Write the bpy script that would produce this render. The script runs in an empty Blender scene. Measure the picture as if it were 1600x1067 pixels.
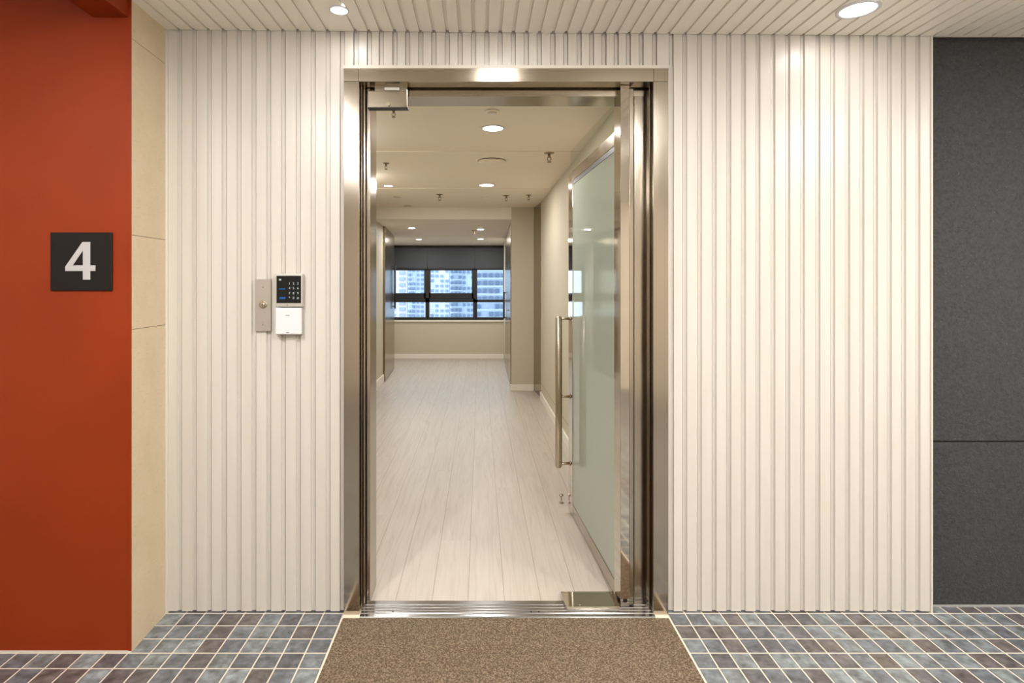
import bpy, bmesh, math, random
from mathutils import Vector, Matrix

# ------------------------------------------------------------------ camera, sky, exposure
scene = bpy.context.scene
COL = scene.collection
F, CX, CY, H = 866.0, 750.0, 442.0, 1.442          # focal length in pixels, principal point, eye height
D = 2.4248                                          # distance of the slatted entrance wall

cam_data = bpy.data.cameras.new('camera')
cam = bpy.data.objects.new('camera', cam_data); COL.objects.link(cam)
cam_data.sensor_fit = 'HORIZONTAL'; cam_data.sensor_width = 36.0
cam_data.lens = F / 1600 * 36
cam_data.shift_x = (800 - CX) / 1600
cam_data.shift_y = (CY - 533.5) / 1600
cam_data.clip_start = 0.05; cam_data.clip_end = 500
cam.location = (0, 0, H); cam.rotation_euler = (math.pi / 2, 0, 0)
scene.camera = cam

scene.view_settings.view_transform = 'Standard'
scene.view_settings.look = 'None'
scene.view_settings.gamma = 1
scene.view_settings.use_curve_mapping = False
scene.view_settings.exposure = 0.0

world = bpy.data.worlds.new('sky'); scene.world = world
world.use_nodes = True
wn = world.node_tree.nodes; wn.clear()
wo = wn.new('ShaderNodeOutputWorld'); wb = wn.new('ShaderNodeBackground')
wb.inputs[0].default_value = (0.72, 0.84, 1.0, 1); wb.inputs[1].default_value = 3.8
world.node_tree.links.new(wb.outputs[0], wo.inputs[0])

WARM = (1.0, 0.97, 0.94)
P_WALL, P_LOBBY, P_HALL, P_REAR = 1.3, 34.0, 16.5, 10.0
E_ADDED_DRUM, E_ADDED_DRUM_HALL = 35.0, 16.0                       # radiance of the added, unseen drum lamps           # lamp powers in watts

# ------------------------------------------------------------------ helpers
ORIG = {}                                            # world origin of every object we parent to

def at(px, py, Y):
    return ((px - CX) * Y / F, Y, H + (CY - py) * Y / F)

def flr(px, py, z=0.0):
    Y = (H - z) * F / (py - CY)
    return ((px - CX) * Y / F, Y)

class MB:
    def __init__(self): self.v = []; self.f = []; self.sm = []
    def add(self, vs, fs, smooth=False):
        n = len(self.v); self.v += [tuple(p) for p in vs]
        self.f += [tuple(i + n for i in f) for f in fs]; self.sm += [smooth] * len(fs)
        return self
    def box(self, x0, x1, y0, y1, z0, z1):
        x0, x1 = min(x0, x1), max(x0, x1); y0, y1 = min(y0, y1), max(y0, y1); z0, z1 = min(z0, z1), max(z0, z1)
        v = [(x, y, z) for z in (z0, z1) for y in (y0, y1) for x in (x0, x1)]
        return self.add(v, [(0, 2, 3, 1), (4, 5, 7, 6), (0, 1, 5, 4), (2, 6, 7, 3), (0, 4, 6, 2), (1, 3, 7, 5)])
    def prism(self, pts, axis, a, b, smooth=False):
        """closed polygon of 2D points swept along axis from a to b"""
        def mk(p, t):
            return {'x': (t, p[0], p[1]), 'y': (p[0], t, p[1]), 'z': (p[0], p[1], t)}[axis]
        n = len(pts)
        v = [mk(p, a) for p in pts] + [mk(p, b) for p in pts]
        fs = [(i, (i + 1) % n, n + (i + 1) % n, n + i) for i in range(n)]
        fs += [tuple(range(n - 1, -1, -1)), tuple(range(n, 2 * n))]
        return self.add(v, fs, smooth)
    def lathe(self, prof, c, axis='z', n=32, cap=True):
        """profile of (radius, height) turned about axis through c"""
        vs, fs = [], []
        for r, h in prof:
            for k in range(n):
                a = 2 * math.pi * k / n; u, w = r * math.cos(a), r * math.sin(a)
                p = {'z': (u, w, h), 'y': (u, h, w), 'x': (h, u, w)}[axis]
                vs.append((c[0] + p[0], c[1] + p[1], c[2] + p[2]))
        m = len(prof)
        for i in range(m - 1):
            for k in range(n):
                k2 = (k + 1) % n
                fs.append((i * n + k, i * n + k2, (i + 1) * n + k2, (i + 1) * n + k))
        self.add(vs, fs, True)
        if cap:
            b = len(self.v) - len(vs)
            self.f += [tuple(b + k for k in range(n - 1, -1, -1)), tuple(b + (m - 1) * n + k for k in range(n))]
            self.sm += [False, False]
        return self
    def tube(self, pts, r, n=12, radii=None):
        pts = [Vector(p) for p in pts]; vs, fs = [], []
        up = Vector((0.13, 0.21, 0.97))
        for i, p in enumerate(pts):
            d = (pts[min(i + 1, len(pts) - 1)] - pts[max(i - 1, 0)]).normalized()
            if abs(d.dot(up)) > .9: up = Vector((0.97, 0.2, 0.1))
            a = d.cross(up).normalized(); b = d.cross(a)
            rr = radii[i] if radii else r
            for k in range(n):
                t = 2 * math.pi * k / n
                vs.append(p + (a * math.cos(t) + b * math.sin(t)) * rr)
        for i in range(len(pts) - 1):
            for k in range(n):
                k2 = (k + 1) % n
                fs.append((i * n + k, i * n + k2, (i + 1) * n + k2, (i + 1) * n + k))
        m = len(pts)
        self.add(vs, fs, True)
        b0 = len(self.v) - len(vs)
        self.f += [tuple(b0 + k for k in range(n - 1, -1, -1)), tuple(b0 + (m - 1) * n + k for k in range(n))]
        self.sm += [False, False]
        return self
    def build(self, name, mat, parent=None, bevel=0, segs=2, rot=None):
        o0 = Vector(ORIG.get(parent.name, (0, 0, 0))) if parent else Vector((0, 0, 0))
        me = bpy.data.meshes.new(name)
        me.from_pydata([tuple(Vector(p) - o0) for p in self.v], [], self.f)
        me.polygons.foreach_set('use_smooth', self.sm)
        bm = bmesh.new(); bm.from_mesh(me); bmesh.ops.recalc_face_normals(bm, faces=bm.faces); bm.to_mesh(me); bm.free()
        me.materials.append(mat)
        o = bpy.data.objects.new(name, me); COL.objects.link(o)
        ORIG[o.name] = tuple(o0)
        if parent: o.parent = parent
        if bevel:
            md = o.modifiers.new('bevel', 'BEVEL'); md.width = bevel; md.segments = segs
            md.limit_method = 'ANGLE'; md.angle_limit = math.radians(40); md.harden_normals = False
        return o

def thing(name, label, cat, loc=(0, 0, 0), group=None, local=False):
    o = bpy.data.objects.new(name, None); COL.objects.link(o)
    o.empty_display_size = 0.05
    o.location = loc; o['label'] = label; o['category'] = cat
    if group: o['group'] = group
    ORIG[o.name] = (0, 0, 0) if local else tuple(loc)
    return o

def tag(o, label, cat, group=None):
    o['label'] = label; o['category'] = cat
    if group: o['group'] = group
    return o

def struct(o):
    o['kind'] = 'structure'; return o

def copy_tree(o, parent=None):
    c = o.copy(); COL.objects.link(c)
    if parent: c.parent = parent
    for ch in [x for x in COL.objects if x.parent == o]:
        copy_tree(ch, c)
    return c

# ------------------------------------------------------------------ materials
def lin(c):
    return tuple(((v / 255) / 12.92 if v / 255 <= .04045 else ((v / 255 + .055) / 1.055) ** 2.4) for v in c)

def mat(name, rgb, rough=.5, metal=0.0, spec=.5, **kw):
    m = bpy.data.materials.new(name); m.use_nodes = True
    b = m.node_tree.nodes['Principled BSDF']
    b.inputs['Base Color'].default_value = (*lin(rgb), 1)
    b.inputs['Roughness'].default_value = rough
    b.inputs['Metallic'].default_value = metal
    b.inputs['Specular IOR Level'].default_value = spec
    for k, v in kw.items(): b.inputs[k].default_value = v
    return m

def N(m, kind, **props):
    n = m.node_tree.nodes.new(kind)
    for k, v in props.items(): setattr(n, k, v)
    return n
def L(m, a, b): m.node_tree.links.new(a, b)
def bsdf(m): return m.node_tree.nodes['Principled BSDF']

def coords(m, scale=(1, 1, 1)):
    g = N(m, 'ShaderNodeTexCoord'); mp = N(m, 'ShaderNodeMapping'); mp.inputs['Scale'].default_value = scale
    L(m, g.outputs['Object'], mp.inputs[0]); return mp.outputs[0]

def noise(m, vec, scale, detail=3, rough=.5):
    n = N(m, 'ShaderNodeTexNoise'); n.inputs['Scale'].default_value = scale
    n.inputs['Detail'].default_value = detail; n.inputs['Roughness'].default_value = rough
    L(m, vec, n.inputs['Vector']); return n.outputs['Fac']

def ramp(m, fac, stops):
    r = N(m, 'ShaderNodeValToRGB'); e = r.color_ramp.elements
    while len(e) < len(stops): e.new(0.5)
    for el, (p, c) in zip(e, stops):
        el.position = p; el.color = (*lin(c), 1)
    L(m, fac, r.inputs[0]); return r.outputs[0]

def math_(m, op, a, b=None, c=None):
    n = N(m, 'ShaderNodeMath', operation=op)
    for i, v in enumerate((a, b, c)):
        if v is None: continue
        if isinstance(v, (int, float)): n.inputs[i].default_value = v
        else: L(m, v, n.inputs[i])
    return n.outputs[0]

def mixc(m, fac, a, b, mode='MIX'):
    n = N(m, 'ShaderNodeMix', data_type='RGBA', blend_type=mode)
    for i, v in ((0, fac), (6, a), (7, b)):
        if isinstance(v, (int, float)): n.inputs[i].default_value = v
        elif isinstance(v, tuple): n.inputs[i].default_value = (*lin(v), 1)
        else: L(m, v, n.inputs[i])
    return n.outputs[2]

def bump(m, h, strength, dist=.01):
    n = N(m, 'ShaderNodeBump'); n.inputs['Strength'].default_value = strength
    n.inputs['Distance'].default_value = dist
    L(m, h, n.inputs['Height']); L(m, n.outputs[0], bsdf(m).inputs['Normal'])

def slat_mat(name, a, b, rough):
    m = mat(name, a, rough)
    v = coords(m, (14, 14, .5)); f = noise(m, v, 2.0, 3)
    L(m, ramp(m, f, [(.3, a), (.7, b)]), bsdf(m).inputs['Base Color'])
    return m
M_slat = slat_mat('cream_slat', (200, 195, 186), (195, 189, 180), .33)
M_ceil_slat = mat('cream_ceiling_slat', (244, 239, 230), .42)
M_cream = mat('cream_trim', (202, 196, 185), .45)

def stone_mat():
    m = mat('travertine', (214, 190, 152), .4)
    v = coords(m, (1, 1, 1))
    a = noise(m, v, 9, 6, .65); vs = coords(m, (6, 6, 22)); b = noise(m, vs, 5, 5, .7)
    c1 = ramp(m, a, [(.3, (184, 165, 134)), (.5, (200, 182, 152)), (.72, (210, 195, 168))])
    c2 = ramp(m, b, [(.30, (150, 122, 84)), (.40, (208, 190, 158)), (.7, (216, 199, 168))])
    f = noise(m, coords(m, (30, 30, 70)), 3, 4, .7)
    c3 = ramp(m, f, [(.27, (128, 102, 66)), (.34, (194, 177, 147)), (.7, (204, 188, 159))])
    L(m, mixc(m, .35, mixc(m, .45, c1, c2), c3), bsdf(m).inputs['Base Color'])
    bump(m, b, .15, .004); return m
M_stone = stone_mat()
M_joint = mat('dark_joint', (120, 100, 72), .8)

def red_mat():
    m = mat('red_satin', (172, 60, 26), .5, spec=.25)
    f = noise(m, coords(m, (1, 1, 1)), 2.2, 2)
    L(m, ramp(m, f, [(.3, (126, 41, 3)), (.7, (136, 47, 5))]), bsdf(m).inputs['Base Color'])
    return m
M_red = red_mat()

def granite_mat():
    m = mat('grey_textured_panel', (84, 82, 81), .6)
    v = coords(m); a = noise(m, v, 62, 6, .72); s = noise(m, v, 150, 2)
    sc = math_(m, 'GREATER_THAN', s, .70)
    base = ramp(m, a, [(.32, (44, 45, 47)), (.68, (66, 66, 68))])
    L(m, mixc(m, sc, base, (112, 108, 102)), bsdf(m).inputs['Base Color'])
    bsdf(m).inputs['Specular IOR Level'].default_value = .3
    bump(m, a, .8, .010); return m
M_granite = granite_mat()

def steel_mat(name, rgb, r0, r1, stretch=(3, 3, 60), wob=.0):
    m = mat(name, rgb, r0, 1.0)
    f = noise(m, coords(m, stretch), 4, 4)
    mr = N(m, 'ShaderNodeMapRange'); mr.inputs[3].default_value = r0; mr.inputs[4].default_value = r1
    L(m, f, mr.inputs[0]); L(m, mr.outputs[0], bsdf(m).inputs['Roughness'])
    if wob:
        g = noise(m, coords(m, (1, 1, 1)), 3.0, 1); bump(m, g, wob, .02)
    return m
M_steel = steel_mat('polished_steel', (180, 171, 158), .10, .22, (3, 3, 1), .10)
M_lintel = steel_mat('hairline_steel_lintel', (176, 166, 150), .14, .24, (1, 3, 60))
M_mirror = steel_mat('mirror_steel', (205, 198, 188), .04, .09, (2, 2, 2), .06)
M_dark_steel = mat('shadow_gap', (40, 36, 30), .4, .6)
M_alu = steel_mat('ribbed_aluminium', (178, 178, 179), .12, .2, (1, 6, 1))
M_brown_steel = steel_mat('brown_steel_door', (150, 133, 108), .16, .24, (2, 2, 2))
M_handle = steel_mat('handle_steel', (190, 178, 160), .16, .24, (2, 2, 2))
M_switch = mat('key_plate', (168, 160, 150), .45, .5)
M_silver = mat('silver_bezel', (186, 182, 174), .35, .4)
M_black = mat('black_acrylic', (22, 18, 16), .5, spec=.2)
M_screen = mat('black_glass_panel', (10, 12, 14), .12)
M_digit = mat('pale_grey_numeral', (172, 170, 170), .5)
M_white = mat('white_plastic', (212, 213, 215), .35)
M_mark = mat('grey_print', (110, 110, 112), .6)
M_lightwall = mat('taupe_wall', (196, 187, 166), .6)
M_rear_lobby = mat('lobby_back_wall', (232, 222, 206), .5)
M_ceil = mat('ivory_ceiling', (236, 226, 208), .7)
M_ceil2 = mat('white_ceiling', (236, 230, 218), .7)
M_base = mat('white_baseboard', (232, 226, 214), .45)
M_frame = mat('charcoal_frame', (26, 28, 31), .4)
M_blind = mat('charcoal_blind', (60, 66, 73), .55)
M_rubber = mat('dark_rubber', (40, 38, 35), .7)
M_sprink = mat('sprinkler_bronze', (150, 134, 108), .35, .8)

def emit(name, rgb, s):
    m = bpy.data.materials.new(name); m.use_nodes = True; t = m.node_tree; t.nodes.clear()
    o = t.nodes.new('ShaderNodeOutputMaterial'); e = t.nodes.new('ShaderNodeEmission')
    e.inputs[0].default_value = (*rgb, 1); e.inputs[1].default_value = s; t.links.new(e.outputs[0], o.inputs[0]); return m
M_lamp = emit('lamp_diffuser', (1.0, .96, .90), 8.0)
M_blue = emit('blue_display', (.05, .20, .60), .6)
M_keys = emit('lit_key_print', (.75, .80, .80), .75)

def glass(name, rgb, ior=1.5):
    m = bpy.data.materials.new(name); m.use_nodes = True; t = m.node_tree; t.nodes.clear()
    o = t.nodes.new('ShaderNodeOutputMaterial'); mx = t.nodes.new('ShaderNodeMixShader')
    tr = t.nodes.new('ShaderNodeBsdfTransparent'); gl = t.nodes.new('ShaderNodeBsdfGlossy'); fr = t.nodes.new('ShaderNodeFresnel')
    tr.inputs[0].default_value = (*rgb, 1); gl.inputs['Roughness'].default_value = 0.0; fr.inputs[0].default_value = ior
    ge = t.nodes.new('ShaderNodeNewGeometry'); k = t.nodes.new('ShaderNodeMath'); k.operation = 'SUBTRACT'; k.inputs[0].default_value = 1
    k2 = t.nodes.new('ShaderNodeMath'); k2.operation = 'MULTIPLY'                    # reflect on the outer faces only
    t.links.new(ge.outputs['Backfacing'], k.inputs[1]); t.links.new(k.outputs[0], k2.inputs[0]); t.links.new(fr.outputs[0], k2.inputs[1])
    t.links.new(k2.outputs[0], mx.inputs[0]); t.links.new(tr.outputs[0], mx.inputs[1]); t.links.new(gl.outputs[0], mx.inputs[2])
    t.links.new(mx.outputs[0], o.inputs[0]); return m
M_glass = glass('clear_glass', (.94, .97, .96))
M_upper_glass = glass('clear_door_glass', (.93, .96, .93), 1.3)

def frosted():
    m = bpy.data.materials.new('frosted_green_glass'); m.use_nodes = True; t = m.node_tree; t.nodes.clear()
    o = t.nodes.new('ShaderNodeOutputMaterial')
    d = t.nodes.new('ShaderNodeBsdfDiffuse'); d.inputs[0].default_value = (.72, .79, .68, 1)
    tl = t.nodes.new('ShaderNodeBsdfTranslucent'); tl.inputs[0].default_value = (.72, .80, .68, 1)
    tr = t.nodes.new('ShaderNodeBsdfTransparent'); tr.inputs[0].default_value = (.80, .88, .80, 1)
    gl = t.nodes.new('ShaderNodeBsdfGlossy'); gl.inputs['Roughness'].default_value = .02
    fr = t.nodes.new('ShaderNodeFresnel'); fr.inputs[0].default_value = 1.5
    a = t.nodes.new('ShaderNodeMixShader'); a.inputs[0].default_value = .45
    b = t.nodes.new('ShaderNodeMixShader'); b.inputs[0].default_value = .08
    c = t.nodes.new('ShaderNodeMixShader')
    t.links.new(d.outputs[0], a.inputs[1]); t.links.new(tl.outputs[0], a.inputs[2])
    t.links.new(a.outputs[0], b.inputs[1]); t.links.new(tr.outputs[0], b.inputs[2])
    t.links.new(fr.outputs[0], c.inputs[0]); t.links.new(b.outputs[0], c.inputs[1]); t.links.new(gl.outputs[0], c.inputs[2])
    t.links.new(c.outputs[0], o.inputs[0]); return m
M_frost = frosted()

def tile_mat(name, x0, px, y0, py, grout=.0056):
    m = mat(name, (110, 112, 114), .32)
    g = N(m, 'ShaderNodeTexCoord'); s = N(m, 'ShaderNodeSeparateXYZ'); L(m, g.outputs['Object'], s.inputs[0])
    u = math_(m, 'DIVIDE', math_(m, 'SUBTRACT', s.outputs[0], x0), px)
    v = math_(m, 'DIVIDE', math_(m, 'SUBTRACT', s.outputs[1], y0), py)
    fu, fv = math_(m, 'FRACT', u), math_(m, 'FRACT', v)
    iu, iv = math_(m, 'FLOOR', u), math_(m, 'FLOOR', v)
    du = math_(m, 'MULTIPLY', math_(m, 'MINIMUM', fu, math_(m, 'SUBTRACT', 1, fu)), px)
    dv = math_(m, 'MULTIPLY', math_(m, 'MINIMUM', fv, math_(m, 'SUBTRACT', 1, fv)), py)
    dist = math_(m, 'MINIMUM', du, dv)
    isg = math_(m, 'LESS_THAN', dist, grout / 2)
    cb = N(m, 'ShaderNodeCombineXYZ'); L(m, iu, cb.inputs[0]); L(m, iv, cb.inputs[1])
    w = N(m, 'ShaderNodeTexWhiteNoise', noise_dimensions='2D'); L(m, cb.outputs[0], w.inputs['Vector'])
    base = ramp(m, w.outputs['Value'], [(0, (94, 90, 91)), (.15, (104, 95, 89)), (.3, (97, 97, 101)), (.5, (104, 108, 112)),
                                        (.7, (114, 119, 122)), (.87, (122, 128, 127)), (1.0, (134, 141, 143))])
    # slate clouding, different on every tile
    off = N(m, 'ShaderNodeVectorMath', operation='MULTIPLY_ADD')
    L(m, w.outputs['Color'], off.inputs[0]); off.inputs[1].default_value = (7, 7, 7); L(m, g.outputs['Object'], off.inputs[2])
    a = noise(m, off.outputs[0], 26, 6, .6)
    cl = ramp(m, a, [(.30, (112, 104, 100)), (.5, (190, 190, 192)), (.70, (248, 252, 255))])
    col = mixc(m, .85, base, cl, 'MULTIPLY')
    edge = N(m, 'ShaderNodeMapRange'); edge.inputs[1].default_value = grout / 2; edge.inputs[2].default_value = grout / 2 + .007
    edge.inputs[3].default_value = .72; edge.inputs[4].default_value = 1.0; L(m, dist, edge.inputs[0])
    eg = N(m, 'ShaderNodeCombineColor')
    for i in range(3): L(m, edge.outputs[0], eg.inputs[i])
    col = mixc(m, 1.0, col, eg.outputs[0], 'MULTIPLY')                     # darker at each tile's rim
    gain = N(m, 'ShaderNodeMix', data_type='RGBA', blend_type='MULTIPLY'); gain.inputs[0].default_value = 1
    gain.inputs[7].default_value = (1.5, 1.5, 1.5, 1); gain.clamp_result = False; L(m, col, gain.inputs[6])
    L(m, mixc(m, isg, gain.outputs[2], (208, 198, 182)), bsdf(m).inputs['Base Color'])
    rr = N(m, 'ShaderNodeMapRange'); rr.inputs[3].default_value = .30; rr.inputs[4].default_value = .8; L(m, isg, rr.inputs[0])
    L(m, rr.outputs[0], bsdf(m).inputs['Roughness'])
    hh = N(m, 'ShaderNodeMapRange'); hh.inputs[1].default_value = grout / 2 - .001; hh.inputs[2].default_value = grout / 2 + .003
    L(m, dist, hh.inputs[0])
    h2 = math_(m, 'ADD', hh.outputs[0], math_(m, 'MULTIPLY', a, .5))
    bump(m, h2, .35, .003)
    return m
PY = .0865; TY0 = 2.4185
XL0, PXL = -.5954, .0862
XR0, PXR = .8167, .0768
M_tile_l = tile_mat('slate_tiles_left', XL0, PXL, TY0, PY)
M_tile_r = tile_mat('slate_tiles_right', XR0, PXR, TY0, PY)

def plank_mat():
    m = mat('pale_oak_planks', (205, 190, 168), .42)
    W, Lg = .165, 3.1
    g = N(m, 'ShaderNodeTexCoord'); s = N(m, 'ShaderNodeSeparateXYZ'); L(m, g.outputs['Object'], s.inputs[0])
    u = math_(m, 'DIVIDE', math_(m, 'ADD', s.outputs[0], .2187), W)
    iu = math_(m, 'FLOOR', u); fu = math_(m, 'FRACT', u)
    v = math_(m, 'ADD', math_(m, 'DIVIDE', s.outputs[1], Lg), math_(m, 'MULTIPLY', iu, .37))
    iv = math_(m, 'FLOOR', v); fv = math_(m, 'FRACT', v)
    cb = N(m, 'ShaderNodeCombineXYZ'); L(m, iu, cb.inputs[0]); L(m, iv, cb.inputs[1])
    w = N(m, 'ShaderNodeTexWhiteNoise', noise_dimensions='2D'); L(m, cb.outputs[0], w.inputs['Vector'])
    off = N(m, 'ShaderNodeVectorMath', operation='MULTIPLY_ADD')
    L(m, w.outputs['Color'], off.inputs[0]); off.inputs[1].default_value = (9, 9, 9); L(m, g.outputs['Object'], off.inputs[2])
    mp = N(m, 'ShaderNodeMapping'); mp.inputs['Scale'].default_value = (13, .9, 1); L(m, off.outputs[0], mp.inputs[0])
    a = noise(m, mp.outputs[0], 2.4, 6, .62)
    mp2 = N(m, 'ShaderNodeMapping'); mp2.inputs['Scale'].default_value = (60, 2.2, 1); L(m, off.outputs[0], mp2.inputs[0])
    b = noise(m, mp2.outputs[0], 2, 3, .6)
    wv = N(m, 'ShaderNodeTexWave', bands_direction='X'); wv.inputs['Scale'].default_value = 1.1; wv.inputs['Distortion'].default_value = 16
    wv.inputs['Detail'].default_value = 2; wv.inputs['Detail Scale'].default_value = 1.6
    mp3 = N(m, 'ShaderNodeMapping'); mp3.inputs['Scale'].default_value = (6, .55, 1); L(m, off.outputs[0], mp3.inputs[0]); L(m, mp3.outputs[0], wv.inputs[0])
    ca = ramp(m, a, [(.3, (180, 168, 155)), (.5, (195, 184, 172)), (.72, (204, 194, 184))])
    cb2 = ramp(m, b, [(.3, (172, 160, 144)), (.45, (196, 185, 173)), (.7, (203, 195, 182))])
    cw = ramp(m, wv.outputs['Fac'], [(0, (170, 158, 142)), (.12, (196, 185, 173)), (1, (201, 193, 180))])
    col = mixc(m, .30, ca, cb2); col = mixc(m, .25, col, cw)
    tone = N(m, 'ShaderNodeMapRange'); tone.inputs[3].default_value = .80; tone.inputs[4].default_value = .84; L(m, w.outputs['Value'], tone.inputs[0])
    tg = N(m, 'ShaderNodeCombineColor')
    for i in range(3): L(m, tone.outputs[0], tg.inputs[i])
    col = mixc(m, 1.0, col, tg.outputs[0], 'MULTIPLY')
    du = math_(m, 'MULTIPLY', math_(m, 'MINIMUM', fu, math_(m, 'SUBTRACT', 1, fu)), W)
    dv = math_(m, 'MULTIPLY', math_(m, 'MINIMUM', fv, math_(m, 'SUBTRACT', 1, fv)), Lg)
    gap = math_(m, 'LESS_THAN', du, .0014)
    L(m, mixc(m, math_(m, 'MULTIPLY', gap, .75), col, (120, 102, 84)), bsdf(m).inputs['Base Color'])
    bump(m, b, .05, .002)
    return m
M_plank = plank_mat()

def carpet_mat():
    m = mat('brown_loop_carpet', (140, 120, 98), .95, spec=.1)
    v = coords(m); a = noise(m, v, 170, 3, .65); b = noise(m, v, 14, 3)
    c = ramp(m, a, [(.36, (44, 35, 26)), (.5, (101, 86, 70)), (.64, (156, 138, 117))])
    c2 = ramp(m, b, [(.35, (126, 106, 90)), (.65, (126, 113, 92))])
    L(m, mixc(m, .3, c, c2), bsdf(m).inputs['Base Color'])
    bump(m, a, 1.0, .006); return m
M_carpet = carpet_mat()

# ------------------------------------------------------------------ lobby shell
YB, XLL, XRR = -2.4, -3.4, 4.2                      # back wall, far left, far right of the lobby
def ceil_z(x): return 2.548 - .00837 * (x + 1.372)

def X(px, Y=D): return (px - CX) * Y / F

grooves = []
for k in range(11): grooves.append(283.5 + 23.2 * k - 3)
above = [556, 577, 595.6, 617, 637, 657.5, 678, 699, 719, 740, 760.6, 781.5, 802, 822.5, 842.7, 864, 884, 905, 924.5, 944, 963, 982, 1002, 1023]
right = [1067, 1090, 1113, 1136, 1158.7, 1181.5, 1204.8, 1228, 1250.8, 1275.2, 1298.3, 1321.6, 1343.8, 1365.2, 1386.8, 1409, 1431.5]
rightc = [p + 3 for p in right]
GD, GW = .0085, .0108                                # groove depth and half width; an open joint runs in the groove's corner
SL = .006
def slat_profile(x0, x1, gs, back, side=0):
    """outline (x, depth) of a slatted panel between x0 and x1; gs = groove centres"""
    pts = [(x0, 0)]
    for g in gs:
        if g - GW >= x0 - 1e-6 and g + GW <= x1 + 1e-6:
            a, b = g - GW, g + GW
            w = min(.0012 + GD * abs(g) / D, GW * .8) if SL > .005 else .0012                      # wide enough to be seen from the middle of the lobby
            ls = [(a, 0), (a + .0002, GD + SL), (a + w, GD + SL), (a + w, GD)] if side >= 0 else [(a, 0), (a + .0030, GD)]
            rs = [(b - w, GD), (b - w, GD + SL), (b - .0002, GD + SL), (b, 0)] if side <= 0 else [(b - .0030, GD), (b, 0)]
            pts += ls + rs
    pts += [(x1, 0), (x1, back), (x0, back)]
    return pts
xl, xr = X(260), X(1456)
jl, jr = X(537), X(1044.5)
def wall_section(name, x0, x1, gpx, z0, side=0):
    pts = [(x, D + d) for x, d in slat_profile(x0, x1, [X(g) for g in gpx], .05, side)]
    mb = MB().prism(pts, 'z', z0, 2.62)
    return struct(mb.build(name, M_slat))
e0, e1 = X(530.8), X(1053)
wall_section('wall_front', xl, e0, grooves, .0055, -1)
wall_section('wall_front', e0, e1, [531 + GW * F / D] + above + [1052.8 - GW * F / D], 2.391)
wall_section('wall_front', e1, xr, rightc, .0055, 1)
struct(MB().box(e0, jl, D + GD, D + .04, .0055, 2.391).box(jr, e1, D + GD, D + .04, .0055, 2.391).build('wall_front_fillet', M_slat))
# wall behind the slats, carrying them down to the floor
struct(MB().box(xl - .3, jl, D + .018, 2.64, 0, 2.7).box(jr, xr, D + .018, 2.64, 0, 2.7).box(jl, jr, D + .018, 2.64, 2.36, 2.7).build('wall_core', M_cream))
struct(MB().box(jl, jr, 2.414, 2.45, 2.3745, 2.3905).build('trim_1', M_cream))
struct(MB().box(xl, xl + .009, 2.417, 2.45, 0, 2.56).build('trim_2', M_cream))
struct(MB().box(xr - .007, xr, 2.4185, 2.52, 0, 2.56).build('trim_3', M_cream))

# lobby ceiling: same slats running away from the wall
allg = [X(g) for g in grooves] + [X(g) for g in above] + [X(1044)] + [X(g) for g in rightc]
pitch = .0628
g = X(rightc[-1]) + pitch
while g < XRR: allg.append(g); g += pitch
g = X(grooves[0]) - .065
while g > XLL: allg.append(g); g -= .065
allg.sort()
pts = []
gd_w, gd_d = GW, GD
GW, GD, SL = .0065, .007, .002
for x, d in slat_profile(XLL, XRR, allg, .06): pts.append((x, ceil_z(x) + d))
GW, GD = gd_w, gd_d
struct(MB().prism(pts, 'y', YB, D - .0045).build('ceiling', M_ceil_slat))

# lobby floor
struct(MB().box(XLL, XL0, YB, D + .03, -.05, 0).build('floor', M_tile_l))
struct(MB().box(XR0, XRR, YB, 2.50, -.05, 0).build('floor', M_tile_r))
struct(MB().box(XL0, XR0, YB, D + .09, -.05, -.008).build('floor', M_rubber))
M_creamstone = mat('cream_stone', (226, 214, 194), .35)
struct(MB().box(XL0 + .001, X(561.5, 2.383), 2.381, 2.47, -.02, 0.0).box(X(1024.5, 2.383), XR0 - .001, 2.381, 2.47, -.02, 0.0).build('trim_4', M_creamstone))
struct(MB().box(XL0, XL0 + .006, YB, 2.381, -.03, .002).box(XR0 - .006, XR0, YB, 2.381, -.03, .002).build('trim_5', M_creamstone))

# stone return on the left, joints cut as narrow recesses
RX, RY = -1.3607, 2.166
def stone_joint_z(py): return H + (CY - py) * D / F
zs = [0] + [stone_joint_z(py) for py in (507, 375, 101)] + [2.62]
mb = MB()
for a, b in zip(zs[:-1], zs[1:]):
    g0 = .0011
    P = [(xl - .02, D + .02), (xl, D + .02), (xl, D), (RX, RY + .001), (RX - .02, RY + .001)]
    mb.prism(P, 'z', a + (g0 if a else 0), b - g0)
struct(mb.build('wall_left', M_stone))
struct(MB().prism([(xl - .015, D + .01), (xl - .002, D), (RX - .002, RY + .002), (RX - .015, RY + .002)], 'z', 0.001, 2.6).build('trim_6', M_joint))
# red wall
struct(MB().box(XLL, RX - .0125, RY, RY + .12, 0, 2.62).build('wall_front_red', M_red))
struct(MB().box(RX - .0125, RX - .0005, RY - .003, RY + .0005, 0, 2.6).build('trim_7', M_red, bevel=.001))
bx0, bx1 = (145 - CX) * RY / F, (201 - CX) * RY / F
bz = H + (CY - 27) * RY / F
struct(MB().box(bx0, bx1, 1.2, RY - .0005, bz, 2.545).build('trim_8', M_red, bevel=.0015))
struct(MB().box(XLL, RX, RY - .0035, RY - .0005, 0, .006).build('trim_9', M_cream))

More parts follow.
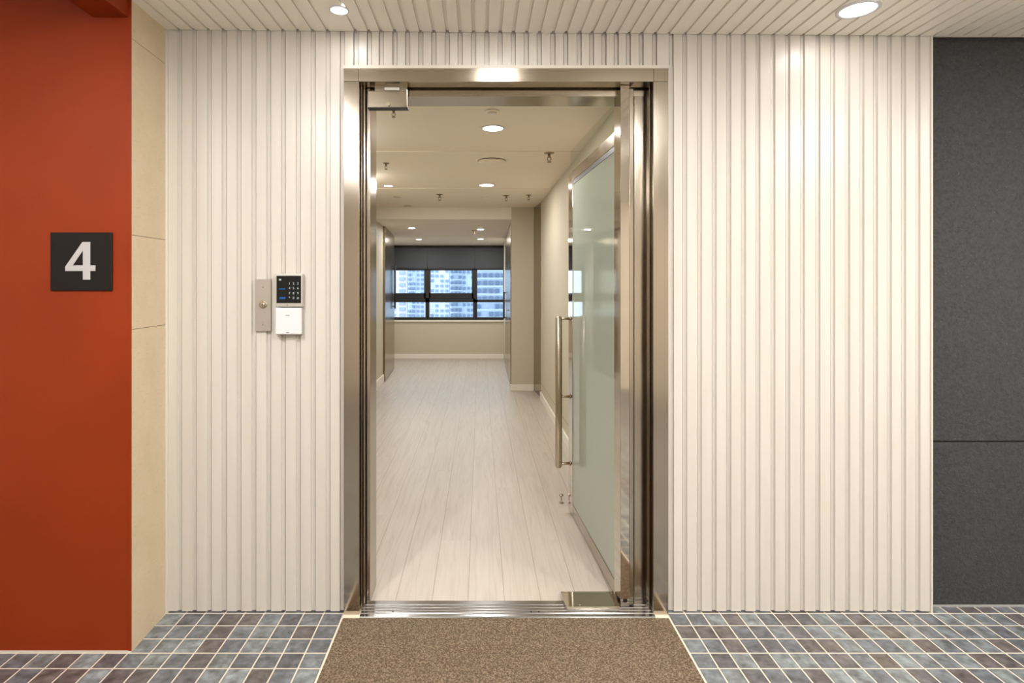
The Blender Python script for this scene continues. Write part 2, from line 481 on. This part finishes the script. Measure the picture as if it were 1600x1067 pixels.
# grey panel wall on the right
GY = 2.473
gz = H + (CY - 690) * GY / F
struct(MB().box(xr + .0005, XRR, GY, GY + .05, .0, gz - .0034).box(xr + .0005, XRR, GY, GY + .05, gz + .0034, 2.62).build('wall_front_grey', M_granite, bevel=.002))
struct(MB().box(xr, XRR, D - .0045, GY + .1, 2.538, 2.62).build('ceiling_edge', M_ceil_slat))
struct(MB().box(xr, XRR, GY + .012, GY + .1, 0, 2.62).build('wall_core_grey', M_rubber))
M_greygrout = mat('grey_silicone', (150, 150, 150), .6)
struct(MB().box(xr + .001, XRR, GY - .006, GY, 0, .007).build('trim_10', M_greygrout))

# rest of the lobby behind the camera
struct(MB().box(XLL, XRR, YB - .1, YB, 0, 2.62).build('wall_back', M_rear_lobby))
struct(MB().box(XLL - .1, XLL, YB, RY + .1, 0, 2.62).build('wall_left_far', M_rear_lobby))
struct(MB().box(XRR, XRR + .1, YB, 2.55, 0, 2.62).build('wall_right', M_rear_lobby))

# door mat
o = MB().box(XL0 + .0065, XR0 - .0065, -.1, 2.3795, -.008, .004).build('doormat', M_carpet, bevel=.002)
tag(o, 'brown looped carpet mat set into the tiles before the doorway', 'doormat')

# ------------------------------------------------------------------ steel door frame
FY = 2.409
zu, zt = H + (CY - 127.5) * FY / F, H + (CY - 106.5) * FY / F
xi0, xi1 = X(561, FY), X(1021, FY); xo0, xo1 = X(537, FY), X(1044.5, FY)
fr = bpy.data.objects.new('door_1', None); COL.objects.link(fr); fr.location = (0.11, 2.45, 0); ORIG[fr.name] = (0.11, 2.45, 0); struct(fr)
def jamb(s, xo, xi, steps):
    pts = [(xo, FY), (xi, FY)] + steps + [(xo, 2.64)]
    return MB().prism(pts, 'z', .0, zu).build('jamb', M_steel, fr, bevel=.0008)
jamb(-1, xo0, xi0, [(xi0, 2.422), (xi0 - .010, 2.422), (xi0 - .010, 2.440), (xi0 + .006, 2.440), (xi0 + .006, 2.447), (xi0 - .006, 2.447), (xi0 - .006, 2.462),
                    (xi0 + .015, 2.462), (xi0 + .015, 2.47), (xi0 + .005, 2.47), (xi0 + .005, 2.488), (-.4935, 2.488), (-.4935, 2.64)])
jamb(1, xo1, xi1, [(xi1, 2.422), (xi1 + .010, 2.422), (xi1 + .010, 2.446), (xi1 - .008, 2.446), (xi1 - .008, 2.452), (xi1 + .004, 2.452), (xi1 + .004, 2.503),
                   (.697, 2.503), (.697, 2.64)])
# lintel with its soffit steps; corner squares are separate plates
pts = [(FY, zt), (FY, zu), (2.478, zu), (2.478, zu + .012), (2.5, zu + .012), (2.5, 2.283), (2.64, 2.283), (2.64, zt)]
MB().prism(pts, 'x', xi0 - .0006, xi1 + .0006).build('lintel', M_lintel, fr, bevel=.0008)
for a, b in ((xo0, xi0 - .0018), (xi1 + .0018, xo1)):
    MB().box(a, b, FY, 2.64, zu + .001, zt).build('corner_plate', M_lintel, fr, bevel=.0008)
# ribbed threshold
ty0, ty1 = 2.383, 2.60
prof = [(ty0, 0), (ty0, .002)]
y = ty0 + .003
prof.append((y, .006))
for (a, h) in ((.018, .007), (.020, .004), (.026, .004), (.028, .007), (.040, .007), (.042, .004), (.047, .004), (.049, .0075), (.060, .0075), (.062, .004),
               (.067, .004), (.069, .0075), (.080, .0075), (.083, .005), (.088, .005), (.090, .0078), (.112, .0078), (.114, .006)):
    prof.append((ty0 + a, h))
prof += [(2.505, .006), (2.505, 0)]
th = MB().prism(prof, 'x', X(561.5, 2.383), X(1024.5, 2.383)).build('threshold', M_alu, fr)
mb = MB()
for px in (614, 830, 842): mb.lathe([(.0035, 0), (.0035, .0008)], (X(px, 2.42), 2.42, .0072), n=10)
mb.build('screw', M_rubber, th)

# electric lock plate under the lintel
t = thing('lock_plate', 'chrome lock housing hanging under the lintel at the top left corner', 'lock', (-.41, 2.46, 2.2165))
MB().box(-.497, -.321, 2.452, 2.486, 2.2185, 2.291).build('housing', M_lintel, t, bevel=.0015)
MB().box(-.497, -.319, 2.449, 2.488, 2.2145, 2.2183).build('lip', M_dark_steel, t, bevel=.0006)
MB().box(X(601, 2.45), X(624, 2.45), 2.442, 2.456, 2.291, 2.304).build('latch', M_silver, t, bevel=.001)
MB().box(X(585, 2.45), X(636, 2.45), 2.456, 2.486, 2.2912, zu + .001).build('reflection_block', M_steel, t, bevel=.001)  # block shaped as the plate's reflection in the soffit
MB().lathe([(.009, 0), (.009, .003), (.005, .006)], (X(606.5, 2.45), 2.445, 2.232), 'y', 16).build('thumb_turn', M_handle, t)

# ------------------------------------------------------------------ open glass door
ang = math.radians(3.1)
gd = thing('glass_door', 'open steel framed door with frosted green glass and long pull handles', 'door', (.621, 2.45, .01), local=True)
gd.rotation_euler = (0, 0, ang)
T, LW = .041, 1.075
MB().box(0, T, 0, .095, 0, 2.306).build('hinge_stile', M_mirror, gd, bevel=.0015)
MB().box(T + .0005, T + .022, .008, .06, 0, 2.296).build('glazing_bead', M_steel, gd, bevel=.003)
MB().box(0, T, LW - .11, LW, 0, 2.125).build('leading_stile', M_mirror, gd, bevel=.0015)
MB().box(0, T, .0952, LW - .1102, 2.062, 2.125).build('top_rail', M_steel, gd, bevel=.0015)
MB().box(0, T, .0952, LW - .1102, 0, .068).build('bottom_rail', M_steel, gd, bevel=.0015)
MB().box(.004, .010, .0953, LW - .1103, .0683, 2.0617).build('glass_panel', M_frost, gd)
MB().box(.012, .020, .0955, LW - .001, 2.1255, 2.27).build('upper_glass', M_upper_glass, gd)
MB().box(.002, .030, .0953, LW - .1103, 2.036, 2.0615).build('gasket_shadow', M_dark_steel, gd)  # gasket strip, its dark band also stands in for shadow below the rail
MB().box(.012, .030, -.0018, -.0002, .02, .035).build('maker_plate', M_black, gd, bevel=.0004)
def handle(xs, ztop, zbot, posts):
    s = -1 if xs < 0 else 1
    y = LW - .045
    pts = []
    hb = MB().tube([(xs, y, zbot), (xs, y, zbot + .012), (xs, y, ztop - .012), (xs, y, ztop)], .022, 20, radii=[.014, .022, .022, .014])
    h = hb.build('pull_handle', M_handle, gd)
    for z in posts:
        x0 = -.0002 if s < 0 else T + .0002
        p = MB().tube([(x0, y, z), (xs, y, z)], .0085, 14); p.lathe([(.016, 0), (.014, .004 * s)], (x0, y, z), 'x', 16)
        p.build('handle_post', M_handle, h)
handle(-.072, 1.225, .275, (1.208, .72, .30))
handle(T + .072, 1.225, .275, (1.208, .72, .30))

# floor spring cover under the pivot
t = thing('floor_spring_cover', 'mirror steel floor plate under the hinge corner of the open door', 'cover plate', (.49, 2.48, 0))
pl = MB().prism([(.378, 2.425), (.612, 2.425), (.612, 2.546), (.370, 2.546)], 'z', .009, .026).build('cover', M_mirror, t, bevel=.002)
mb = MB()
for (x, y) in ((.385, 2.535), (.408, 2.535), (.60, 2.535), (.44, 2.44)):
    MB().lathe([(.005, 0), (.004, .0012)], (x, y, .026), n=12).build('screw', M_handle, t)
# door stop on the corridor floor
t = thing('door_stop', 'small steel door stop standing on the plank floor beside the open door', 'door stop', (*flr(877, 786), 0))
x, y = flr(877, 786)
MB().lathe([(.014, .004), (.012, .008), (.004, .011), (.004, .045), (.014, .048), (.014, .056), (.008, .06)], (x, y, 0), n=20).build('stem', M_handle, t)

# ------------------------------------------------------------------ wall devices on the left
sy = RY - .0085
sx0, sx1 = (78 - CX) * sy / F, (174.5 - CX) * sy / F
sz0, sz1 = H + (CY - 454) * sy / F, H + (CY - 363) * sy / F
t = thing('floor_number_sign', 'square black sign with a pale grey numeral 4 on the red wall', 'sign', ((sx0 + sx1) / 2, RY, sz0))
MB().box(sx0, sx1, sy, RY - .0003, sz0, sz1).build('sign_plate', M_black, t, bevel=.003, segs=3)
def q(u, v, Y): return at(u / 4.1036, 300 + v / 4.1036, Y)
pol = [[(418, 478), (528, 320), (531, 375), (466, 470)], [(528, 320), (578, 320), (578, 470), (531, 470), (531, 375)],
       [(418, 478), (466, 470), (531, 470), (578, 470), (611, 470), (611, 506), (578, 506), (531, 506), (418, 506)],
       [(531, 506), (578, 506), (578, 562), (531, 562)]]
me = bpy.data.meshes.new('numeral'); bm = bmesh.new(); cache = {}
o0 = Vector(ORIG[t.name])
for layer in (sy - .0016,):
    for p in pol:
        vs = []
        for uv in p:
            if uv not in cache: cache[uv] = bm.verts.new(Vector(q(*uv, sy - .0016)) - o0)
            vs.append(cache[uv])
        bm.faces.new(vs)
r = bmesh.ops.extrude_face_region(bm, geom=bm.faces[:])
for v in [e for e in r['geom'] if isinstance(e, bmesh.types.BMVert)]: v.co.y += .0015
bmesh.ops.recalc_face_normals(bm, faces=bm.faces); bm.to_mesh(me); bm.free(); me.materials.append(M_digit)
o = bpy.data.objects.new('numeral', me); COL.objects.link(o); o.parent = t

def wbox(px0, px1, py0, py1, Yf, Yb, name, m, parent, bevel=0, segs=2):
    a, b = at(px0, py1, Yf), at(px1, py0, Yf)
    return MB().box(a[0], b[0], Yf, Yb, a[2], b[2]).build(name, m, parent, bevel, segs)
# key switch plate
Yk = D - .012
t = thing('key_switch', 'narrow grey metal plate with a round key switch left of the keypad', 'switch', at(411, 517, D))
p = wbox(398.5, 423, 436, 517.5, Yk, D - .0003, 'back_box', M_switch, t, .0012)
c = at(411, 475.7, Yk)
cy = MB().lathe([(.0175, 0), (.0165, -.003), (.0135, -.004)], (c[0], Yk, c[2]), 'y', 28).build('lock_ring', M_handle, t)
MB().lathe([(.010, -.004), (.0095, -.008), (.006, -.009)], (c[0], Yk, c[2]), 'y', 24).build('key_cylinder', M_mirror, t)
MB().box(c[0] - .0012, c[0] + .0012, Yk - .0096, Yk - .0088, c[2] - .005, c[2] + .005).build('keyway', M_black, t)
for px, py in ((411.2, 449), (404.5, 439.5), (411, 507.5), (411.2, 503)):
    s = at(px, py, Yk)
    MB().lathe([(.0028 if py in (449, 507.5) else .0014, 0), (.002 if py in (449, 507.5) else .001, -.0012)], (s[0], Yk, s[2]), 'y', 10).build('screw', M_handle, t)
# keypad
Yp = 2.39
t = thing('access_keypad', 'silver framed black keypad with lit digits above the white reader', 'keypad', at(451, 479.5, D))
hs = wbox(430, 472, 427.5, 479.5, Yp, D - .0003, 'housing', M_silver, t, .004, 3)
wbox(432, 470.3, 431, 473.6, Yp - .0012, Yp + .002, 'touch_panel', M_screen, t, .0008)
def text_mesh(s, size, cx, cz, Y, m, parent, name='digit'):
    cu = bpy.data.curves.new('t', 'FONT'); cu.body = s; cu.size = size; cu.align_x = 'CENTER'; cu.align_y = 'CENTER'; cu.extrude = .0003
    tmp = bpy.data.objects.new('t', cu); COL.objects.link(tmp)
    bpy.context.view_layer.update()
    me = bpy.data.meshes.new_from_object(tmp.evaluated_get(bpy.context.evaluated_depsgraph_get()))
    bpy.data.objects.remove(tmp)
    me.transform(Matrix.Translation(Vector((cx, Y, cz)) - Vector(ORIG[parent.name])) @ Matrix.Rotation(math.pi / 2, 4, 'X'))
    me.materials.clear(); me.materials.append(m)
    o = bpy.data.objects.new(name, me); COL.objects.link(o); o.parent = parent; return o
rows = ('123', '456', '789', '*0#')
for r_, py in enumerate((443.1, 450.3, 458.2, 465.5)):
    for c_, px in enumerate((452.3, 458.6, 465.4)):
        x, _, z = at(px, py, Yp - .0016)
        text_mesh(rows[r_][c_], .0145, x, z, Yp - .0016, M_keys, t)
x0 = at(434.5, 436.9, Yp); 
wbox(435.8, 439.3, 435.7, 438.2, Yp - .0018, Yp - .0011, 'logo_mark', M_keys, t, .0003)
for k in range(5):
    wbox(436 + k * 1.95, 437.5 + k * 1.95, 450.2, 452.3, Yp - .0018, Yp - .0011, 'display_mark', M_blue, t)
wbox(436.5, 445.8, 464, 467.2, Yp - .0018, Yp - .0011, 'blue_key', M_blue, t, .0006)
s = at(449, 476.7, Yp); MB().lathe([(.002, 0), (.0015, -.001)], (s[0], Yp, s[2]), 'y', 10).build('screw', M_rubber, t)
# white card reader
t = thing('card_reader', 'plain white square card reader mounted directly below the keypad', 'card reader', at(451, 523, D))
wbox(430, 470.5, 481, 522.5, Yp, Yp + .02, 'cover', M_white, t, .004, 4)
wbox(431.5, 472, 482, 523, Yp + .0205, D - .0003, 'back_plate', M_silver, t, .002)
wbox(446, 452.5, 492.3, 493.4, Yp - .0006, Yp + .0005, 'print_mark', M_mark, t)
wbox(447, 451.5, 518.8, 520.2, Yp - .0006, Yp + .0005, 'print_mark', M_mark, t)

# ------------------------------------------------------------------ lamps
def downlight(x, y, z, r, ring, label, group, power, spread=180, tilt=0):
    t = thing('downlight', label, 'ceiling light', (x, y, z), group)
    MB().lathe([(r, -.001), (r + .002, -.006), (ring, -.005), (ring, .0), (r + .004, .0)], (x, y, z), n=40, cap=False).build('trim_ring', M_white, t)
    MB().lathe([(r, -.0025), (r, -.001)], (x, y, z), n=40).build('diffuser', M_lamp, t)
    ld = bpy.data.lights.new('lamp', 'AREA'); ld.shape = 'DISK'; ld.size = 2 * r * .96; ld.energy = power; ld.color = WARM
    ld.spread = math.radians(spread)
    lo = bpy.data.objects.new('lamp', ld); COL.objects.link(lo); lo.parent = t; lo.location = (0, 0, -.008)
    return t
x, y = -.567, 2.231
downlight(x, y, ceil_z(x), .033, .038, 'small round downlight in the slatted ceiling left of the doorway', 'slatted ceiling downlights', P_WALL * .6)
x, y = 1.494, 2.19
downlight(x, y, ceil_z(x), .062, .076, 'large round downlight in the slatted ceiling on the right', 'slatted ceiling downlights', P_WALL)
x, y = .09, 1.91
downlight(x, y, ceil_z(x), .062, .076, 'round downlight overhead in front of the doorway', 'slatted ceiling downlights', P_LOBBY * .15)
for (x, y) in ((-1.05, .95), (1.0, .85), (2.3, .95), (3.3, .95)):  # added out of view to brighten the lobby and its walls
    downlight(x, y, ceil_z(x), .062, .076, 'added round downlight, unseen in the slatted ceiling nearer the viewer', 'slatted ceiling downlights', P_LOBBY)
def drum(x, y, z, e, label, group, r=.17):
    """added unseen drum lamp: glowing opal cylinder that brightens walls and ceiling"""
    t = thing('added_drum_lamp', label, 'ceiling light', (x, y, z), group)
    MB().lathe([(r * .8, 0.0), (r * .8, -.02)], (x, y, z), n=32).build('mount', M_white, t)
    MB().lathe([(r, -.02), (r, -.10), (r * .9, -.115)], (x, y, z), n=40).build('added_drum_shade', emit('added_drum_glow', (WARM), e), t)
    return t
for (x, y) in ((-1.0, .3), (1.0, .3), (2.7, .3), (-2.4, .4), (-.6, -1.1), (1.2, -1.1), (3.0, -1.2)):  # added out of frame for even light on walls and ceiling
    drum(x, y, ceil_z(x), E_ADDED_DRUM, 'added round opal drum lamp, unseen on the slatted ceiling nearer the viewer', 'added lobby drum lamps')

# ------------------------------------------------------------------ corridor shell
CO = 1.013; CZ = H + CO
def cl(px, py, off=CO):                              # point on the corridor ceiling
    Y = off * F / (CY - py); return ((px - CX) * Y / F, Y)
WY = 10.58; WXL, WXR = (613.5 - CX) * WY / F, (787 - CX) * WY / F
PY0 = 7.416
struct(MB().box(-1.9, 1.1, 2.505, WY + .1, -.05, .001).build('floor', M_plank))
struct(MB().prism([(2.64, CZ + .006), (4.28, CZ + .006), (4.28, CZ), (5.93, CZ), (5.93, CZ - .004), (PY0, CZ - .004), (PY0, CZ + .15), (2.64, CZ + .15)], 'x', -1.6, 1.0).build('ceiling', M_ceil))
struct(MB().prism([(PY0, 2.294), (WY, 2.163), (WY, 2.5), (PY0, CZ + .1)], 'x', -1.9, .8).build('ceiling_rear', M_ceil2))
# right wall, strip door, pier, rear right wall
struct(MB().prism([(.79, 2.64), (.762, 6.935), (.85, 6.935), (.9, 2.64)], 'z', 0, 2.6).build('wall_right_near', M_lightwall))
dr = struct(MB().prism([(.762, 6.94), (.722, 7.43), (.80, 7.43), (.84, 6.94)], 'z', 0, 2.5).build('door_2', M_brown_steel))
struct(MB().box(.4196, .7215, PY0 - .005, 7.9, 0, 2.5).build('wall_pier', M_lightwall))
struct(MB().prism([(.4196, 7.9), (WXR, WY), (.9, WY), (.9, 7.9)], 'z', 0, 2.5).build('wall_right_rear', M_lightwall))
# steel door on the rear right wall
def side_panel(name, x0, y0, x1, y1, th, z0, z1, m, bevel=.003):
    """panel proud of a side wall by th (th < 0: to the left)"""
    return struct(MB().prism([(x0, y0), (x1, y1), (x1 + th, y1), (x0 + th, y0)], 'z', z0, z1).build(name, m, bevel=bevel))
d3 = side_panel('door_3', .4190, 7.45, .4405, 9.5, -.010, .012, 2.215, M_brown_steel)
h = MB().tube([(.395, 9.05, .86), (.395, 9.05, 1.30)], .010, 10); h.tube([(.395, 9.05, .88), (.427, 9.05, .88)], .007, 8); h.tube([(.395, 9.05, 1.28), (.427, 9.05, 1.28)], .007, 8)
h.build('door_handle', M_rubber, d3)
MB().tube([(.424, 8.0, 1.05), (.395, 8.0, 1.05), (.395, 8.1, 1.05)], .008, 8).build('door_lever', M_handle, d3)
# left wall and its door panels
LX = -1.417
struct(MB().prism([(LX, 2.64), (LX, 7.478), (-1.411, 8.057), (-1.466, 9.285), (-1.9, 9.285), (-1.9, 2.64)], 'z', 0, 2.6).build('wall_left_near', M_lightwall))
struct(MB().prism([(WXL, WY), (-1.60, 9.285), (-1.9, 9.285), (-1.9, WY)], 'z', 0, 2.5).build('wall_left_rear', M_lightwall))
d4 = side_panel('door_4', LX, 6.6, LX, 7.44, .02, .0, 2.284, M_brown_steel)
d5 = side_panel('door_5', -1.411, 8.07, -1.464, 9.28, .03, .012, 2.268, M_brown_steel)
h = MB().tube([(-1.395, 9.1, 1.02), (-1.395, 9.1, 1.72)], .014, 10); h.tube([(-1.395, 9.1, 1.06), (-1.435, 9.1, 1.06)], .008, 8); h.tube([(-1.395, 9.1, 1.68), (-1.435, 9.1, 1.68)], .008, 8)
h.build('door_handle', M_rubber, d5)
# baseboards
BH = .085
struct(MB().box(WXL, WXR, WY - .014, WY, .001, BH).build('baseboard_back', M_base, bevel=.002))
struct(MB().prism([(.4055, PY0 - .012), (.7215, PY0 - .012), (.7215, PY0), (.4194, PY0), (.4194, 7.45), (.4055, 7.45)], 'z', .001, BH).build('baseboard_right', M_base, bevel=.002))
struct(MB().prism([(.776, 2.65), (.748, 6.93), (.762, 6.93), (.79, 2.65)], 'z', .001, BH).build('baseboard_right', M_base, bevel=.002))
struct(MB().prism([(LX, 7.45), (-1.411, 8.065), (-1.395, 8.065), (LX + .016, 7.45)], 'z', .001, .11).build('baseboard_left', M_base, bevel=.002))
struct(MB().prism([(.789, 2.66), (.761, 6.93), (.7605, 6.93), (.7885, 2.66)], 'z', .19, .194).build('trim_11', M_joint))
# corridor side of the entrance wall
struct(MB().box(-1.6, xo0, 2.6405, 2.70, 0, 2.6).box(xo1, 1.0, 2.6405, 2.70, 0, 2.6).box(xo0, xo1, 2.6405, 2.70, 2.36, 2.6).build('wall_entrance_inside', M_lightwall))

# ------------------------------------------------------------------ window
z_bot, z_top = at(0, 500, WY)[2], at(0, 383.5, WY)[2]
struct(MB().box(WXL - .1, WXR + .1, WY, WY + .15, 0, z_bot).box(WXL - .1, WXR + .1, WY, WY + .15, z_top, 2.6).build('wall_window', M_lightwall))
win = bpy.data.objects.new('window_1', None); COL.objects.link(win); win.location = (0, WY, z_bot); ORIG[win.name] = (0, WY, z_bot); struct(win)
def wz(py): return at(0, py, WY)[2]
def wx(px): return (px - CX) * WY / F
cols = [(614.6, 663.5), (671.5, 738), (745.7, 786.2)]
mb = MB()
fy0, fy1 = WY + .01, WY + .07
mb.box(WXL, WXR, fy0, fy1, wz(500), wz(495.6)); mb.box(WXL, WXR, fy0, fy1, wz(387), z_top)
mb.box(wx(612), wx(614.8), fy0, fy1, wz(500), z_top); mb.box(wx(786), wx(788), fy0, fy1, wz(500), z_top)
mb.box(wx(664.5), wx(670.8), fy0, fy1, wz(496), wz(385)); mb.box(wx(739.2), wx(745.8), fy0, fy1, wz(496), wz(385))
mb.box(WXL, wx(742), fy0, fy1, wz(472.3), wz(466)); mb.box(wx(742), WXR, fy0, fy1, wz(472.3), wz(468))
mb.box(WXL, WXR, fy0, fy1, wz(422), wz(417.5))
mb.build('window_frame', M_frame, win)
for (a, b, c, d) in ((614.6, 664.8, 421.8, 466.2), (670.5, 739.5, 421.8, 466.2)):   # opening sashes
    s = MB()
    s.box(wx(a), wx(a + 2.2), fy0 - .012, fy1 - .02, wz(d), wz(c)); s.box(wx(b - 2.2), wx(b), fy0 - .012, fy1 - .02, wz(d), wz(c))
    s.box(wx(a), wx(b), fy0 - .012, fy1 - .02, wz(d), wz(458)); s.box(wx(a), wx(b), fy0 - .012, fy1 - .02, wz(c + .8), wz(c))
    s.build('sash', M_frame, win)
for (a, b, c, d) in ((614.8, 664.5, 472.3, 495.6), (670.8, 739.2, 472.3, 495.6), (745.8, 786, 472.3, 495.6),
                     (616.8, 662.6, 422.6, 458), (672.7, 737.3, 422.6, 458), (745.8, 786, 422, 468), (614.8, 664.5, 387, 417.5), (670.8, 739.2, 387, 417.5), (745.8, 786, 387, 417.5)):
    MB().box(wx(a), wx(b), WY + .035, WY + .04, wz(d), wz(c)).build('pane', M_glass, win)
MB().box(WXL, WXR, WY - .03, WY + .01, wz(502.5), wz(500)).build('window_sill', M_base, win, bevel=.002)
lab = {0: 'dark roller blind at the left of the far window', 1: 'dark roller blind across the middle of the far window', 2: 'dark roller blind at the right of the far window'}
for i, (a, b) in enumerate(((614.2, 667.6), (668.4, 741.4), (742.4, 786.4))):
    t = thing('roller_blind', lab[i], 'blind', (wx((a + b) / 2), WY, wz(420)), 'roller blinds')
    MB().box(wx(a), wx(b), WY - .008, WY - .005, wz(419), wz(387)).build('fabric', M_blind, t)
    MB().tube([(wx(a), WY - .018, wz(385.6)), (wx(b), WY - .018, wz(385.6))], .017, 12).build('roller', M_frame, t)
    MB().box(wx(a), wx(b), WY - .014, WY + .0, wz(421), wz(418.5)).build('bottom_bar', M_frame, t, bevel=.002)

# ------------------------------------------------------------------ corridor lamps and ceiling fittings
x, y = cl(770, 201.5); downlight(x, y, CZ + .006, .066, .078, 'round downlight in the corridor ceiling nearest the doorway', 'corridor downlights', P_HALL)
x, y = cl(760.5, 289); downlight(x, y, CZ, .074, .086, 'round downlight in the corridor ceiling beyond the round air vent', 'corridor downlights', P_HALL)
x, y = cl(607, 290); downlight(x, y, CZ, .046, .054, 'small downlight near the left edge of the corridor ceiling', 'corridor downlights', P_HALL * .6)
# added drum lamps, hidden by the left jamb, to brighten the corridor
for (x, y) in ((-1.08, 3.7), (-1.22, 5.2)):
    drum(x, y, CZ + (.006 if y < 4.28 else 0), E_ADDED_DRUM_HALL, 'added round opal drum lamp hidden in the corridor behind the left door jamb', 'added corridor drum lamps', .13)
def rz(y): return 2.294 + (2.163 - 2.294) * (y - PY0) / (WY - PY0)
def rear(px, py):
    y = 8.5
    for _ in range(20): y = (rz(y) - H) * F / (CY - py)
    return (px - CX) * y / F, y
for (px, py, lb) in ((643.4, 356.4, 'small downlight at the rear left, nearer than its window neighbour'), (654.8, 374, 'small downlight at the rear left beside the window blinds'),
                     (750.8, 358.4, 'small downlight at the rear right, nearer than its window neighbour'), (751, 373.6, 'small downlight at the rear right beside the window blinds')):
    x, y = rear(px, py)
    downlight(x, y, rz(y) - .003, .05, .06, lb, 'rear downlights', P_REAR)
# round air vent
x, y = cl(768.5, 250.5)
t = thing('air_vent', 'round flat air vent in the corridor ceiling between two downlights', 'vent', (x, y, CZ))
MB().lathe([(.112, -.009), (.108, -.014), (.02, -.017)], (x, y, CZ), n=40).build('vent_disc', M_ceil, t)
MB().lathe([(.095, -.001), (.095, -.010)], (x, y, CZ), n=32).build('vent_neck', M_dark_steel, t)
MB().lathe([(.135, 0), (.133, -.004), (.118, -.004), (.116, 0)], (x, y, CZ), n=40, cap=False).build('vent_ring', M_ceil, t)
x, y = cl(769, 175)
t = thing('smoke_detector', 'low white smoke detector on the ceiling before the first downlight', 'smoke detector', (x, y, CZ + .006))
MB().lathe([(.045, 0), (.045, -.006), (.04, -.010)], (x, y, CZ + .006), n=30).build('base', M_ceil, t)
MB().lathe([(.026, -.010), (.024, -.019), (.016, -.022)], (x, y, CZ + .006), n=24).build('sensor', M_base, t)

def sprinkler(px, py, label, s=1.0, curl=False):
    x, y = cl(px, py); z = CZ - (.004 if y > 5.93 else (-.006 if y < 4.28 else 0))
    s *= .75
    t = thing('sprinkler', label, 'sprinkler', (x, y, z), 'ceiling sprinklers')
    MB().lathe([(.036 * s, 0), (.034 * s, -.004), (.014 * s, -.009)], (x, y, z), n=24).build('escutcheon', M_sprink, t)
    b = MB().lathe([(.010 * s, -.009), (.010 * s, -.03 * s), (.006 * s, -.034 * s)], (x, y, z), n=12)
    b.tube([(x + .010 * s, y, z - .03 * s), (x + .014 * s, y, z - .045 * s), (x, y, z - .06 * s)], .003 * s, 6)
    b.tube([(x - .010 * s, y, z - .03 * s), (x - .014 * s, y, z - .045 * s), (x, y, z - .06 * s)], .003 * s, 6)
    b.build('frame', M_sprink, t)
    MB().lathe([(.016 * s, -.062 * s), (.014 * s, -.066 * s)], (x, y, z), n=14).build('deflector', M_sprink, t)
sprinkler(615, 172, 'bronze sprinkler head just below the chrome lock plate', 1.0)
sprinkler(603, 255, 'small bronze sprinkler near the left jamb above the small downlight', 1.1)
sprinkler(858, 239, 'bronze sprinkler head near the top of the glass door', 1.5)
sprinkler(687, 303, 'bronze sprinkler over the middle of the corridor', 1.5)
sprinkler(791, 305, 'thin sprinkler left of the pier near the corridor end', 1.3)
sprinkler(826, 304, 'thin sprinkler above the right-hand pier', 1.2)
for (px, py, r, lb) in ((620, 307, .045, 'small round cover plate near the left of the corridor ceiling'), (757, 307.5, .042, 'small white round cover plate behind the second downlight'),
                        (637, 321, .055, 'flat round cover plate close to the ceiling beam')):
    x, y = cl(px, py)
    tag(MB().lathe([(r, -.003), (r * .95, -.010), (r * .6, -.013)], (x, y, CZ - .001), n=24).build('cover_plate', M_base if px == 757 else M_lightwall), lb, 'cover plate', 'ceiling cover plates')
x, y = rear(741, 360)
t = thing('sprinkler', 'dark sprinkler head beside the rear right downlights', 'sprinkler', (x, y, rz(y)), 'ceiling sprinklers')
MB().lathe([(.034, .004), (.034, -.010), (.014, -.014)], (x, y, rz(y)), n=20).build('escutcheon', M_sprink, t)
MB().lathe([(.010, -.014), (.010, -.05), (.018, -.054)], (x, y, rz(y)), n=12).build('frame', M_sprink, t)

# ------------------------------------------------------------------ city outside
random.seed(4)
def tower(px0, px1, Y, ptop, rgb, label, ncol, nrow, wrgb, py1=560, py0=None):
    x0, x1 = (px0 - CX) * Y / F, (px1 - CX) * Y / F
    zt = H + (CY - ptop) * Y / F; zb = H + (CY - py1) * Y / F
    m = mat('facade_%d' % int(px0), rgb, .8); gm = mat('facade_glass_%d' % int(px0), wrgb, .25)  # haze painted in: facades paler, window colours lifted
    t = thing('tower_block', label, 'building', ((x0 + x1) / 2, Y, zb), 'towers outside the window')
    MB().box(x0, x1, Y, Y + 12, zb, zt).build('facade', m, t)
    w = (x1 - x0) / ncol
    lo, hi = H + (CY - 497) * Y / F, min(zt, H + (CY - 412) * Y / F)
    hh = (hi - lo) / nrow
    base = None; o0 = Vector(ORIG[t.name])
    for i in range(ncol):
        for j in range(nrow):
            if random.random() < .12: continue
            if base is None:
                base = MB().box(x0 + w * (i + .2), x0 + w * (i + .8), Y - .12, Y - .001, lo + hh * (j + .25), lo + hh * (j + .75)).build('window', gm, t)
                bi, bj = i, j
            else:
                c = base.copy(); COL.objects.link(c); c.parent = t
                c.location = ((i - bi) * w, 0, (j - bj) * hh)
    # balcony slabs
    sm = MB()
    for j in range(nrow): sm.box(x0 + w * .1, x0 + w * (ncol // 2) , Y - .5, Y - .13, lo + hh * (j + .08), lo + hh * (j + .16))
    s = sm.build('balcony_slabs', m, t)
tower(560, 636, 46, 380, (214, 205, 214), 'pale pinkish tower block at the left of the far window', 5, 9, (150, 166, 188), )
tower(636.8, 663, 44, 370, (196, 208, 222), 'bluish tower block between the pink one and the mullion', 4, 12, (116, 138, 168))
tower(663.5, 702, 42, 360, (218, 222, 228), 'white tower block left of centre beyond the middle pane', 5, 11, (128, 148, 176))
tower(702.5, 741.5, 40, 390, (188, 202, 216), 'grey blue tower block right of centre beyond the middle pane', 6, 10, (104, 126, 156))
tower(743, 850, 30, 376, (170, 186, 204), 'blue grey grid fronted building beyond the right panes', 11, 7, (88, 110, 142))
struct(MB().box(-60, 60, 11.5, 90, -14, -13.5).build('ground', mat('asphalt', (120, 124, 130), .9)))
